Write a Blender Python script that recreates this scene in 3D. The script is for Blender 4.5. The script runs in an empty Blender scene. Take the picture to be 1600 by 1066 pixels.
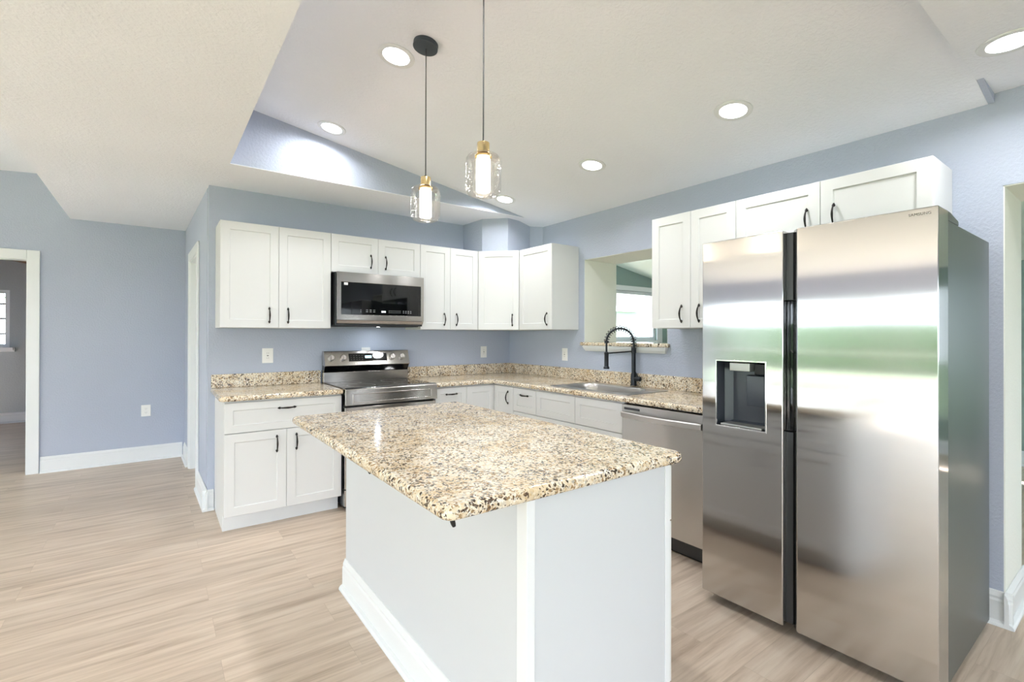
import bpy, bmesh, math, random
from mathutils import Vector, Matrix

random.seed(7)
S = bpy.context.scene
COL = S.collection
PI = math.pi

# ------------------------------------------------------------------ camera
def make_camera():
    cam = bpy.data.cameras.new('camera')
    o = bpy.data.objects.new('camera', cam)
    COL.objects.link(o)
    f, yaw, cx, cy, pit, rol = 756.135, 0.63834, 803.66, 520.91, 0.0035, 0.0023
    c, s = math.cos(yaw), math.sin(yaw)
    R0, F0, U0 = Vector((c, -s, 0)), Vector((s, c, 0)), Vector((0, 0, 1))
    F = F0 * math.cos(pit) + U0 * math.sin(pit)
    U1 = U0 * math.cos(pit) - F0 * math.sin(pit)
    R = R0 * math.cos(rol) + U1 * math.sin(rol)
    U = U1 * math.cos(rol) - R0 * math.sin(rol)
    m = Matrix((R, U, -F)).transposed().to_4x4()
    m.translation = (-3.1098, -4.284, 1.3186)
    o.matrix_world = m
    cam.sensor_fit = 'HORIZONTAL'
    cam.sensor_width = 36
    cam.lens = f * 36 / 1600
    cam.shift_x = (800 - cx) / 1600
    cam.shift_y = (cy - 533) / 1600
    cam.clip_start = 0.05
    S.camera = o
make_camera()

# ------------------------------------------------------------------ view, world, daylight
S.view_settings.view_transform = 'Standard'
S.view_settings.look = 'None'
S.view_settings.gamma = 1.0
S.view_settings.exposure = 0.46
S.cycles.max_bounces = 12
S.cycles.diffuse_bounces = 6
S.cycles.glossy_bounces = 5
S.cycles.transparent_max_bounces = 16
S.cycles.caustics_reflective = False
S.cycles.caustics_refractive = False
S.cycles.sample_clamp_indirect = 6.0

SKY = 8.8         # daylight
LAMP = 5.0        # watts per ceiling lamp
w = bpy.data.worlds.new('sky')
S.world = w
w.use_nodes = True
bg = w.node_tree.nodes['Background']
bg.inputs[0].default_value = (0.80, 0.90, 1.0, 1)
bg.inputs[1].default_value = SKY

SUN = 48.0
sd = bpy.data.lights.new('sun', 'SUN'); sd.energy = SUN; sd.angle = .01; sd.color = (.94, .955, 1)
so = bpy.data.objects.new('sun', sd); COL.objects.link(so)
so.rotation_euler = Vector((.70, .22, -.68)).to_track_quat('-Z', 'Y').to_euler()   # low western sun through the glass doors

def portal(name, loc, rot, sx, sy):
    d = bpy.data.lights.new(name, 'AREA')
    d.shape = 'RECTANGLE'; d.size = sx; d.size_y = sy
    d.cycles.is_portal = True
    o = bpy.data.objects.new(name, d)
    o.location = loc; o.rotation_euler = rot
    COL.objects.link(o)
# windows: area lights point along -Z of the lamp; these face into the rooms
portal('daylight_sliding_doors', (-9.06, -3.2, 1.02), (0, -PI/2, 0), 2.0, 9.8)
portal('daylight_south', (-5.25, -8.56, 1.0), (PI/2, 0, 0), 3.5, 2.0)
portal('daylight_south_small', (-1.9, -8.56, 1.45), (PI/2, 0, 0), 1.2, 1.1)
portal('daylight_sunroom', (2.15, 0.68, 1.62), (-PI/2, 0, 0), 2.3, 0.75)
portal('daylight_bedroom_side', (-7.31, 4.1, 1.33), (0, -PI/2, 0), 1.45, 2.6)  # portal of the window added to brighten the bedroom
portal('daylight_sunroom_side', (4.06, -7.05, 1.12), (0, PI/2, 0), 1.65, 2.7)  # portal of the side window added for sunroom light
portal('daylight_bedroom', (-5.35, 5.98, 1.54), (-PI/2, 0, 0), 1.0, 0.85)

# ------------------------------------------------------------------ materials
def srgb(r, g, b):
    f = lambda v: ((v/255)/12.92 if v/255 <= .04045 else ((v/255+.055)/1.055)**2.4)
    return (f(r), f(g), f(b), 1)

def new_mat(name):
    m = bpy.data.materials.new(name)
    m.use_nodes = True
    nt = m.node_tree
    return m, nt, nt.nodes['Principled BSDF']

def N(nt, t, **kw):
    n = nt.nodes.new(t)
    for k, v in kw.items():
        if k.startswith('_'): setattr(n, k[1:], v)
        else: n.inputs[k.replace('__', ' ')].default_value = v
    return n

def plain(name, col, rough=.5, metal=0.0, spec=.5):
    m, nt, b = new_mat(name)
    b.inputs['Base Color'].default_value = col
    b.inputs['Roughness'].default_value = rough
    b.inputs['Metallic'].default_value = metal
    b.inputs['Specular IOR Level'].default_value = spec
    return m

def plaster(name, col, scale=55, strength=.25, dist=.006, rough=.75, var=.05):
    """painted orange-peel drywall"""
    m, nt, b = new_mat(name)
    tc = N(nt, 'ShaderNodeTexCoord')
    nz = N(nt, 'ShaderNodeTexNoise', Scale=scale, Detail=3.0, Roughness=.55)
    nt.links.new(tc.outputs['Object'], nz.inputs['Vector'])
    rp = N(nt, 'ShaderNodeValToRGB')
    rp.color_ramp.elements[0].position = .38; rp.color_ramp.elements[1].position = .62
    nt.links.new(nz.outputs['Fac'], rp.inputs['Fac'])
    bp = N(nt, 'ShaderNodeBump', Strength=strength, Distance=dist)
    nt.links.new(rp.outputs['Color'], bp.inputs['Height'])
    nt.links.new(bp.outputs['Normal'], b.inputs['Normal'])
    n2 = N(nt, 'ShaderNodeTexNoise', Scale=1.3, Detail=2.0)
    nt.links.new(tc.outputs['Object'], n2.inputs['Vector'])
    mx = N(nt, 'ShaderNodeMix', _data_type='RGBA')
    mx.inputs[6].default_value = tuple(c*(1-var) for c in col[:3]) + (1,)
    mx.inputs[7].default_value = tuple(min(1, c*(1+var)) for c in col[:3]) + (1,)
    nt.links.new(n2.outputs['Fac'], mx.inputs[0])
    nt.links.new(mx.outputs[2], b.inputs['Base Color'])
    b.inputs['Roughness'].default_value = rough
    b.inputs['Specular IOR Level'].default_value = .3
    return m

def floor_mat():
    m, nt, b = new_mat('light_oak_planks')
    L = nt.links.new
    tc = N(nt, 'ShaderNodeTexCoord')
    br = N(nt, 'ShaderNodeTexBrick', Scale=1.0)
    br.offset = .37; br.offset_frequency = 2; br.squash = 1
    br.inputs['Mortar Size'].default_value = .0008
    br.inputs['Mortar Smooth'].default_value = .2
    br.inputs['Brick Width'].default_value = 1.22
    br.inputs['Row Height'].default_value = .182
    br.inputs['Color1'].default_value = (0, 0, 0, 1)
    br.inputs['Color2'].default_value = (1, 1, 1, 1)
    br.inputs['Mortar'].default_value = (.5, .5, .5, 1)
    L(tc.outputs['Object'], br.inputs['Vector'])
    mp = N(nt, 'ShaderNodeMapping'); mp.inputs['Scale'].default_value = (1.1, 15, 1)
    L(tc.outputs['Object'], mp.inputs['Vector'])
    ng = N(nt, 'ShaderNodeTexNoise', _noise_dimensions='4D', Scale=1.6, Detail=6.0, Roughness=.62, Distortion=.5)
    L(mp.outputs['Vector'], ng.inputs['Vector'])
    mul = N(nt, 'ShaderNodeMath', _operation='MULTIPLY'); mul.inputs[1].default_value = 37
    L(br.outputs['Color'], mul.inputs[0]); L(mul.outputs[0], ng.inputs['W'])
    rp = N(nt, 'ShaderNodeValToRGB')
    e = rp.color_ramp.elements
    e[0].position = .28; e[0].color = srgb(170, 150, 132)
    e[1].position = .70; e[1].color = srgb(219, 205, 189)
    x = e.new(.42); x.color = srgb(196, 178, 160)
    x = e.new(.54); x.color = srgb(210, 193, 176)
    L(ng.outputs['Fac'], rp.inputs['Fac'])
    # short dark wisps along the grain
    mp2 = N(nt, 'ShaderNodeMapping'); mp2.inputs['Scale'].default_value = (2.6, 60, 1)
    L(tc.outputs['Object'], mp2.inputs['Vector'])
    nw = N(nt, 'ShaderNodeTexNoise', _noise_dimensions='4D', Scale=1.0, Detail=3.0, Roughness=.5)
    L(mp2.outputs['Vector'], nw.inputs['Vector']); L(mul.outputs[0], nw.inputs['W'])
    rw = N(nt, 'ShaderNodeValToRGB')
    rw.color_ramp.elements[0].position = .22; rw.color_ramp.elements[0].color = (.80, .77, .74, 1)
    rw.color_ramp.elements[1].position = .48; rw.color_ramp.elements[1].color = (1, 1, 1, 1)
    L(nw.outputs['Fac'], rw.inputs['Fac'])
    wm = N(nt, 'ShaderNodeMix', _data_type='RGBA', _blend_type='MULTIPLY'); wm.inputs[0].default_value = 1
    L(rp.outputs['Color'], wm.inputs[6]); L(rw.outputs['Color'], wm.inputs[7])
    tint = N(nt, 'ShaderNodeValToRGB')
    tint.color_ramp.elements[0].color = (.93, .925, .92, 1)
    tint.color_ramp.elements[1].color = (1.05, 1.04, 1.03, 1)
    L(br.outputs['Color'], tint.inputs['Fac'])
    mm = N(nt, 'ShaderNodeMix', _data_type='RGBA', _blend_type='MULTIPLY'); mm.inputs[0].default_value = 1
    L(wm.outputs[2], mm.inputs[6]); L(tint.outputs['Color'], mm.inputs[7])
    gap = N(nt, 'ShaderNodeMix', _data_type='RGBA'); gap.inputs[7].default_value = srgb(184, 166, 148)
    L(br.outputs['Fac'], gap.inputs[0]); L(mm.outputs[2], gap.inputs[6])
    L(gap.outputs[2], b.inputs['Base Color'])
    b.inputs['Roughness'].default_value = .38
    bp = N(nt, 'ShaderNodeBump', Strength=.12, Distance=.002)
    L(ng.outputs['Fac'], bp.inputs['Height']); L(bp.outputs['Normal'], b.inputs['Normal'])
    return m

def granite_mat():
    m, nt, b = new_mat('speckled_granite')
    L = nt.links.new
    tc = N(nt, 'ShaderNodeTexCoord')
    dn = N(nt, 'ShaderNodeTexNoise', Scale=60, Detail=3.0)
    L(tc.outputs['Object'], dn.inputs['Vector'])
    sub = N(nt, 'ShaderNodeVectorMath', _operation='MULTIPLY_ADD')
    sub.inputs[1].default_value = (.020, .020, .020)
    L(dn.outputs['Color'], sub.inputs[0]); L(tc.outputs['Object'], sub.inputs[2])
    def vor(scale, off):
        mp = N(nt, 'ShaderNodeMapping'); mp.inputs['Location'].default_value = (off, off*1.7, off*.6)
        L(sub.outputs[0], mp.inputs['Vector'])
        v = N(nt, 'ShaderNodeTexVoronoi', Scale=scale)
        L(mp.outputs['Vector'], v.inputs['Vector'])
        sp = N(nt, 'ShaderNodeSeparateColor'); L(v.outputs['Color'], sp.inputs[0])
        return sp
    # ground: tan, gold and cream grains
    v1 = vor(150, 0)
    rp = N(nt, 'ShaderNodeValToRGB'); rp.color_ramp.interpolation = 'CONSTANT'
    e = rp.color_ramp.elements
    e[0].position = 0; e[0].color = srgb(230, 218, 196)
    e[1].position = .86; e[1].color = srgb(240, 235, 224)
    for p, c in ((.25, srgb(221, 205, 178)), (.48, srgb(235, 225, 207)), (.66, srgb(210, 188, 154)), (.76, srgb(213, 202, 184))):
        k = e.new(p); k.color = c
    L(v1.outputs[0], rp.inputs['Fac'])
    # large golden clouds
    n2 = N(nt, 'ShaderNodeTexNoise', Scale=5.5, Detail=4.0, Roughness=.6)
    L(tc.outputs['Object'], n2.inputs['Vector'])
    r2 = N(nt, 'ShaderNodeValToRGB')
    r2.color_ramp.elements[0].position = .48; r2.color_ramp.elements[0].color = (1, 1, 1, 1)
    r2.color_ramp.elements[1].position = .66; r2.color_ramp.elements[1].color = (.86, .74, .56, 1)
    L(n2.outputs['Fac'], r2.inputs['Fac'])
    m1 = N(nt, 'ShaderNodeMix', _data_type='RGBA', _blend_type='MULTIPLY'); m1.inputs[0].default_value = .8
    L(rp.outputs['Color'], m1.inputs[6]); L(r2.outputs['Color'], m1.inputs[7])
    # dark mineral specks, patchy
    def specks(prev, scale, off, thr, amount, col):
        v = vor(scale, off)
        nz = N(nt, 'ShaderNodeTexNoise', Scale=14, Detail=2.0)
        mpn = N(nt, 'ShaderNodeMapping'); mpn.inputs['Location'].default_value = (off*3, off, off*2)
        L(tc.outputs['Object'], mpn.inputs['Vector']); L(mpn.outputs['Vector'], nz.inputs['Vector'])
        ad = N(nt, 'ShaderNodeMath', _operation='MULTIPLY_ADD'); ad.inputs[1].default_value = amount
        L(nz.outputs['Fac'], ad.inputs[0]); L(v.outputs[1], ad.inputs[2])
        gt = N(nt, 'ShaderNodeMath', _operation='GREATER_THAN'); gt.inputs[1].default_value = thr
        L(ad.outputs[0], gt.inputs[0])
        mx = N(nt, 'ShaderNodeMix', _data_type='RGBA'); mx.inputs[7].default_value = col
        L(gt.outputs[0], mx.inputs[0]); L(prev, mx.inputs[6])
        return mx.outputs[2]
    c = specks(m1.outputs[2], 130, 3.1, 1.16, .55, srgb(160, 132, 98))
    c = specks(c, 150, 9.7, 1.22, .55, srgb(176, 168, 156))
    c = specks(c, 140, 6.3, 1.225, .60, srgb(66, 54, 44))
    c = specks(c, 200, 1.9, 1.205, .60, srgb(92, 72, 56))
    L(c, b.inputs['Base Color'])
    b.inputs['Roughness'].default_value = .13
    return m

def steel_mat(name, col, rough=.22, aniso=.9, rot=0.0, wave=0.0):
    m, nt, b = new_mat(name)
    b.inputs['Base Color'].default_value = col
    b.inputs['Metallic'].default_value = 1
    b.inputs['Roughness'].default_value = rough
    b.inputs['Anisotropic'].default_value = aniso
    b.inputs['Anisotropic Rotation'].default_value = rot
    tg = N(nt, 'ShaderNodeTangent', _direction_type='RADIAL', _axis='Z')
    nt.links.new(tg.outputs[0], b.inputs['Tangent'])
    if wave:
        tc = N(nt, 'ShaderNodeTexCoord')
        mp = N(nt, 'ShaderNodeMapping'); mp.inputs['Scale'].default_value = (1.2, 1, 2.2)
        nz = N(nt, 'ShaderNodeTexNoise', Scale=1.1, Detail=1.0)
        bp = N(nt, 'ShaderNodeBump', Strength=wave, Distance=.01)
        nt.links.new(tc.outputs['Object'], mp.inputs[0]); nt.links.new(mp.outputs[0], nz.inputs['Vector'])
        nt.links.new(nz.outputs['Fac'], bp.inputs['Height']); nt.links.new(bp.outputs[0], b.inputs['Normal'])
    return m

def thin_glass(name, tint=(1, 1, 1, 1), rough=0.0, bubbles=False):
    m, nt, b = new_mat(name)
    nt.nodes.remove(b)
    out = nt.nodes['Material Output']
    tr = N(nt, 'ShaderNodeBsdfTransparent'); tr.inputs[0].default_value = tint
    gl = N(nt, 'ShaderNodeBsdfGlossy', Roughness=rough)
    fr = N(nt, 'ShaderNodeLayerWeight', Blend=.35)
    mx = N(nt, 'ShaderNodeMixShader')
    pw = N(nt, 'ShaderNodeMath', _operation='MULTIPLY'); pw.inputs[1].default_value = .5
    nt.links.new(fr.outputs['Fresnel'], pw.inputs[0])
    nt.links.new(pw.outputs[0], mx.inputs[0])
    nt.links.new(tr.outputs[0], mx.inputs[1]); nt.links.new(gl.outputs[0], mx.inputs[2])
    nt.links.new(mx.outputs[0], out.inputs[0])
    if bubbles:
        tc = N(nt, 'ShaderNodeTexCoord')
        v = N(nt, 'ShaderNodeTexVoronoi', Scale=90)
        nt.links.new(tc.outputs['Object'], v.inputs['Vector'])
        bp = N(nt, 'ShaderNodeBump', Strength=.5, Distance=.002)
        nt.links.new(v.outputs['Distance'], bp.inputs['Height'])
        nt.links.new(bp.outputs[0], gl.inputs['Normal'])
    return m

def emit(name, col, strength):
    m, nt, b = new_mat(name)
    b.inputs['Base Color'].default_value = (.8, .8, .8, 1)
    b.inputs['Emission Color'].default_value = col
    b.inputs['Emission Strength'].default_value = strength
    return m

M = {}
M['wall'] = plaster('blue_grey_wall_paint', srgb(180, 188, 205), scale=70, strength=.22)
M['ceiling'] = plaster('white_textured_ceiling', srgb(240, 243, 250), scale=60, strength=.22)
M['drywall'] = plaster('cream_drywall', srgb(236, 238, 231), scale=70, strength=.1)
M['teal'] = plaster('teal_grey_paint', srgb(138, 158, 152), scale=70, strength=.1)
M['sunceil'] = plaster('pale_sunroom_ceiling', srgb(222, 236, 226), scale=60, strength=.1)
M['bedwall'] = plaster('bedroom_grey_paint', srgb(180, 187, 190), scale=70, strength=.15)
M['wood_dark'] = plain('brown_stained_wood', srgb(120, 84, 56), .5)
M['floor'] = floor_mat()
M['granite'] = granite_mat()
M['white'] = plain('white_cabinet_paint', srgb(218, 219, 219), .38)
M['trim'] = plain('white_trim_paint', srgb(228, 231, 233), .35)
M['panel'] = plain('white_panel', srgb(206, 210, 214), .4)
M['bronze'] = plain('dark_bronze', srgb(38, 35, 34), .38, .6)
M['black'] = plain('matte_black', srgb(20, 20, 22), .45)
M['blackgloss'] = plain('black_glass', srgb(10, 11, 13), .03)
M['knob'] = plain('knob_steel', (.42, .40, .38, 1), .3, 1)
M['satin'] = plain('satin_handle_steel', (.68, .67, .66, 1), .36, 1)
M['paddle'] = plain('paddle_plastic', srgb(60, 66, 74), .18)
M['cooktop'] = plain('cooktop_glass', srgb(14, 14, 16), .04, 0, 1.0)
M['darkgrey'] = plain('dark_grey_metal', srgb(74, 76, 78), .4, .7)
M['fridge_side'] = plain('grey_case_paint', srgb(86, 93, 90), .3, .7)
M['steel_fridge'] = steel_mat('brushed_steel_vertical', (.56, .55, .54, 1), .12, 1.0, 0, 0)
M['steel'] = steel_mat('brushed_steel', (.50, .475, .45, 1), .2, .9, .25)
M['steel_dw'] = steel_mat('brushed_steel_soft', (.53, .52, .505, 1), .26, .85, .25)
M['chrome'] = plain('polished_steel', (.75, .75, .75, 1), .12, 1)
M['sink'] = plain('satin_steel', (.55, .53, .51, 1), .3, 1)
M['faucet'] = plain('matte_black_metal', srgb(34, 38, 44), .35, .3)
M['brass'] = plain('brushed_brass', (.78, .60, .30, 1), .25, 1)
M['cord'] = plain('grey_cord', srgb(62, 62, 64), .6)
M['charcoal'] = plain('charcoal_metal', srgb(58, 66, 72), .5)
M['outlet'] = plain('white_plastic', srgb(238, 238, 236), .3)
M['slot'] = plain('grey_slots', srgb(120, 122, 124), .5)
M['glass'] = thin_glass('window_glass')
M['shade'] = thin_glass('seeded_glass', (1, .985, .97, 1), .03, True)
M['dispenser'] = plain('dispenser_plastic', srgb(64, 68, 76), .25)
M['silverplastic'] = plain('silver_plastic', srgb(168, 168, 164), .3, .6)
M['lamp'] = emit('lamp_diffuser', (1, .98, .95, 1), 9)
M['bulb'] = emit('warm_bulb', (1, .86, .66, 1), 9)
M['led'] = emit('white_led', (.85, .93, 1, 1), 1.2)
M['led_blue'] = emit('blue_led', (.35, .75, 1, 1), 1.2)
M['text'] = plain('grey_print', srgb(176, 180, 184), .5)
M['logo'] = plain('logo_print', srgb(78, 76, 78), .4)
M['lawn'] = plaster('lawn', srgb(76, 94, 60), scale=9, strength=.4, var=.3)
M['leaf'] = plaster('leaf_green', srgb(84, 104, 70), scale=9, strength=.8, var=.4)
M['bark'] = plain('bark', srgb(110, 92, 74), .8)
M['siding'] = plain('pale_siding', srgb(214, 216, 222), .6)
M['shingle'] = plain('grey_roofing', srgb(128, 128, 130), .8)

# ------------------------------------------------------------------ mesh helpers
class MB:
    """collects shapes and links them as one mesh object"""
    def __init__(s): s.bm = bmesh.new()
    def box(s, x0, x1, y0, y1, z0, z1):
        v = [s.bm.verts.new(p) for p in ((x0,y0,z0),(x1,y0,z0),(x1,y1,z0),(x0,y1,z0),(x0,y0,z1),(x1,y0,z1),(x1,y1,z1),(x0,y1,z1))]
        for f in ((3,2,1,0),(4,5,6,7),(0,1,5,4),(1,2,6,5),(2,3,7,6),(3,0,4,7)):
            s.bm.faces.new([v[i] for i in f])
        return s
    def prism(s, pts, axis, a, b):
        """extrude polygon pts along an axis: 'z' pts=(x,y); 'x' pts=(y,z); 'y' pts=(x,z)"""
        def P(p, t):
            return {'z': (p[0], p[1], t), 'x': (t, p[0], p[1]), 'y': (p[0], t, p[1])}[axis]
        A = [s.bm.verts.new(P(p, a)) for p in pts]
        B = [s.bm.verts.new(P(p, b)) for p in pts]
        n = len(pts)
        s.bm.faces.new(A); s.bm.faces.new(B[::-1])
        for i in range(n):
            s.bm.faces.new((A[i], B[i], B[(i+1) % n], A[(i+1) % n]))
        return s
    def loft(s, rings, cap0=True, cap1=True, closed=True):
        vs = [[s.bm.verts.new(p) for p in r] for r in rings]
        for a, b in zip(vs, vs[1:]):
            n = len(a)
            for i in range(n if closed else n-1):
                s.bm.faces.new((a[i], a[(i+1) % n], b[(i+1) % n], b[i]))
        if cap0: s.bm.faces.new(vs[0][::-1])
        if cap1: s.bm.faces.new(vs[-1])
        return s
    def lathe(s, prof, n=28, c=(0,0,0), axis='z', cap0=True, cap1=True):
        """profile of (radius, height)"""
        rings = []
        for r, h in prof:
            ring = []
            for i in range(n):
                a = 2*PI*i/n
                x, y = r*math.cos(a), r*math.sin(a)
                p = {'z': (x, y, h), 'y': (x, h, y), 'x': (h, x, y)}[axis]
                ring.append((p[0]+c[0], p[1]+c[1], p[2]+c[2]))
            rings.append(ring)
        return s.loft(rings, cap0, cap1)
    def cyl(s, r, p0, p1, n=20, r1=None):
        return s.tube([p0, p1], [r, r if r1 is None else r1], n)
    def tube(s, path, rad, n=10):
        path = [Vector(p) for p in path]
        rad = rad if isinstance(rad, (list, tuple)) else [rad]*len(path)
        ref = None; rings = []
        for i, p in enumerate(path):
            t = (path[min(i+1, len(path)-1)] - path[max(i-1, 0)]).normalized()
            if ref is None:
                ref = Vector((0,0,1)) if abs(t.z) < .9 else Vector((1,0,0))
            u = (ref - t*ref.dot(t)).normalized(); v = t.cross(u); ref = u
            rings.append([p + (u*math.cos(2*PI*k/n) + v*math.sin(2*PI*k/n))*rad[i] for k in range(n)])
        return s.loft(rings)
    def ball(s, c, r, sc=(1,1,1), n=12):
        prof = [(max(1e-4, r*math.sin(PI*i/n)), -r*math.cos(PI*i/n)) for i in range(n+1)]
        rings = []
        for rr, h in prof:
            rings.append([(c[0]+rr*math.cos(2*PI*k/16)*sc[0], c[1]+rr*math.sin(2*PI*k/16)*sc[1], c[2]+h*sc[2]) for k in range(16)])
        return s.loft(rings)
    def done(s, name):
        bmesh.ops.recalc_face_normals(s.bm, faces=s.bm.faces)
        me = bpy.data.meshes.new(name)
        s.bm.to_mesh(me); s.bm.free()
        return me
    def build(s, name, mat, parent=None, loc=(0,0,0), rot=(0,0,0), bevel=0, seg=2, smooth=False):
        o = bpy.data.objects.new(name, s.done(name))
        return finish(o, mat, parent, loc, rot, bevel, seg, smooth)

def finish(o, mat, parent=None, loc=(0,0,0), rot=(0,0,0), bevel=0, seg=2, smooth=False):
    COL.objects.link(o)
    if mat is not None and not o.data.materials: o.data.materials.append(M[mat])
    if parent is not None: o.parent = parent
    o.location = loc; o.rotation_euler = rot
    if bevel:
        b = o.modifiers.new('edge', 'BEVEL'); b.width = bevel; b.segments = seg
        b.limit_method = 'ANGLE'; b.angle_limit = math.radians(40)
        b.harden_normals = False
    if smooth or bevel:
        for p in o.data.polygons: p.use_smooth = True
        e = o.modifiers.new('normals', 'EDGE_SPLIT') if False else None
        try:
            o.data.set_sharp_from_angle(angle=math.radians(35))
        except Exception:
            pass
        if bevel:
            wn = o.modifiers.new('normals', 'WEIGHTED_NORMAL'); wn.keep_sharp = False
    return o

def tag(o, label, cat, group=None, kind=None):
    o['label'] = label; o['category'] = cat
    if group: o['group'] = group
    if kind: o['kind'] = kind
    return o

def thing(name, label, cat, loc=(0,0,0), rz=0, group=None):
    o = bpy.data.objects.new(name, None)
    o.empty_display_size = .1
    COL.objects.link(o)
    o.location = loc; o.rotation_euler = (0, 0, rz)
    return tag(o, label, cat, group)

def struct(name, mb, mat, bevel=0, parent=None, **kw):
    o = mb.build(name, mat, parent, bevel=bevel, **kw)
    if parent is None: o['kind'] = 'structure'
    return o

RZ = -PI/2      # things along the sink wall face -X

# ------------------------------------------------------------------ the setting
ZC = 2.44                       # flat ceiling
XL, XR, YB = -9.0, 3.97, -8.5
slope = lambda x: 2.398 - .1674*x          # sloped kitchen ceiling

struct('floor', MB().box(XL-.2, XR+.2, YB-.2, 6.2, -.12, 0), 'floor')
# kitchen back wall and the wall that runs back from its end
struct('wall_back', MB().box(-2.79, 0, 0, .1, 0, ZC), 'wall')
def sx(y): return -2.79 - .029*y
def side_seg(mb, y0, y1, z0, z1, t=.1):
    mb.prism([(sx(y0), y0), (sx(y0)+t, y0), (sx(y1)+t, y1), (sx(y1), y1)], 'z', z0, z1)
mb = MB()
side_seg(mb, .1005, .72, 0, ZC); side_seg(mb, .72, 1.42, 2.03, ZC); side_seg(mb, 1.42, 2.068, 0, ZC)
struct('wall_side', mb, 'wall')
# far wall with the bedroom door
mb = MB()
mb.box(-4.07, -2.60, 2.07, 2.19, 0, ZC+.02); mb.box(XL, -4.90, 2.07, 2.19, 0, 3.2); mb.box(-4.90, -4.07, 2.07, 2.19, 2.02, 3.2)
mb.box(-4.07, -3.77, 2.07, 2.19, ZC+.02, 3.2)
struct('wall_far', mb, 'wall')
# sink wall, thick, with the pass-through and the doorway
TW = .42
mb = MB()
for y0, y1, z0, z1 in ((-1.15, .1, 0, 2.62), (-2.035, -1.15, 0, 1.225), (-2.035, -1.15, 2.0, 2.62), (-3.84, -2.035, 0, 2.62), (-4.95, -3.84, 2.007, 2.62), (YB, -4.95, 0, 2.62)):
    mb.box(.0005, TW, y0, y1, z0, z1)
struct('wall_right', mb, 'wall')
mb = MB()
mb.box(.004, TW+.004, -1.154, -1.1495, 1.2255, 2.0); mb.box(.004, TW+.004, -2.0355, -2.031, 1.2255, 2.0); mb.box(.004, TW+.004, -2.0355, -1.1495, 1.996, 2.0005)
struct('trim_1', mb, 'drywall')
mb = MB()
mb.box(.004, TW+.004, -3.8445, -3.8395, 0, 2.0075); mb.box(.004, TW+.004, -4.9505, -4.9455, 0, 2.0075); mb.box(.004, TW+.004, -4.95, -3.84, 2.0025, 2.0075)
struct('trim_2', mb, 'drywall')
# ceilings
mb = MB()
T = .03
def flat(x0, x1, y0, y1, z=ZC): mb.box(x0, x1, y0, y1, z, z+T)
flat(-3.78, -2.72, YB, 2.07); flat(-2.72, -.25, -.62, .1); flat(-2.72, TW, YB, -3.79); flat(-2.72, -2.60, .1, 2.07)
mb.prism([(-.25, slope(-.25)), (.01, slope(0.01)), (.01, slope(.01)+T), (-.25, slope(-.25)+T)], 'y', -.62, .1)
mb.prism([(-2.72, slope(-2.72)), (.01, slope(.01)), (.01, slope(.01)+T), (-2.72, slope(-2.72)+T)], 'y', -3.79, -.62)
struct('ceiling', mb, 'ceiling')
mb = MB()
mb.prism([(-2.73, ZC+.004), (-.25, ZC+.004), (-2.73, slope(-2.73)+.004)], 'y', -.6205, -.60)
mb.prism([(-.25, ZC+.004), (.0, ZC+.004), (.0, slope(0)+.001), ], 'y', -3.812, -3.7905)
mb.prism([(-2.72, ZC+.004), (-.27, ZC+.004), (-2.72, slope(-2.72)+.004)], 'y', -3.81, -3.7905)
struct('wall_soffit', mb, 'wall')
struct('trim_3', MB().box(-2.735, -2.7205, -3.80, -.6206, ZC+.004, slope(-2.72)+.02), 'ceiling')
mb = MB()
vz = lambda x: 2.83 + .07*(x+4.07)
mb.prism([(XL, vz(XL)), (-3.76, vz(-3.76)), (-3.76, vz(-3.76)+T), (XL, vz(XL)+T)], 'y', YB, 2.19)
struct('ceiling_vault', mb, 'ceiling')
struct('trim_4', MB().box(-3.779, -3.765, YB, 2.07, ZC+.003, vz(-3.77)), 'ceiling')
# duct chase above the corner cabinet
struct('column', MB().prism([(-.583, -.001), (-.571, -.337), (-.398, -.522), (-.085, -.465), (-.055, -.495), (-.0015, -.572), (-.0015, -.001)], 'z', 2.1285, 2.46), 'wall')

# baseboards: tall board with a moulded top and a quarter round
BB = [(0, 0), (.034, 0), (.033, .008), (.028, .016), (.019, .021), (.016, .022), (.016, .108), (.012, .118), (.013, .128), (.007, .142), (.004, .15), (0, .152)]
def baseboard(name, p0, p1, nrm, z0=0.0005):
    """runs p0->p1 on the floor, nrm points into the room"""
    p0, p1, n = Vector(p0), Vector(p1), Vector(nrm).normalized()
    rings = []
    for p in (p0, p1):
        rings.append([(p.x+n.x*(d+.0008), p.y+n.y*(d+.0008), z0+h) for d, h in BB])
    return struct(name, MB().loft(rings), 'trim')
baseboard('baseboard_far', (-3.98, 2.07), (-2.87, 2.07), (0, -1))
baseboard('baseboard_side_1', (sx(1.50), 1.50), (sx(2.035), 2.035), (-1, -.029))
baseboard('baseboard_side_2', (sx(-.02)-.002, -.035), (sx(.64), .64), (-1, -.029))
baseboard('baseboard_back', (-2.825, 0), (-2.751, 0), (0, -1))
baseboard('baseboard_right', (0, -3.872), (0, -3.70), (-1, 0))
baseboard('baseboard_doorway', (-.034, -3.8448), (TW+.03, -3.8448), (0, -1))
baseboard('baseboard_right_2', (0, YB), (0, -4.95), (-1, 0))
baseboard('baseboard_sunroom', (XR, YB), (XR, .6), (-1, 0))

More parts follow.
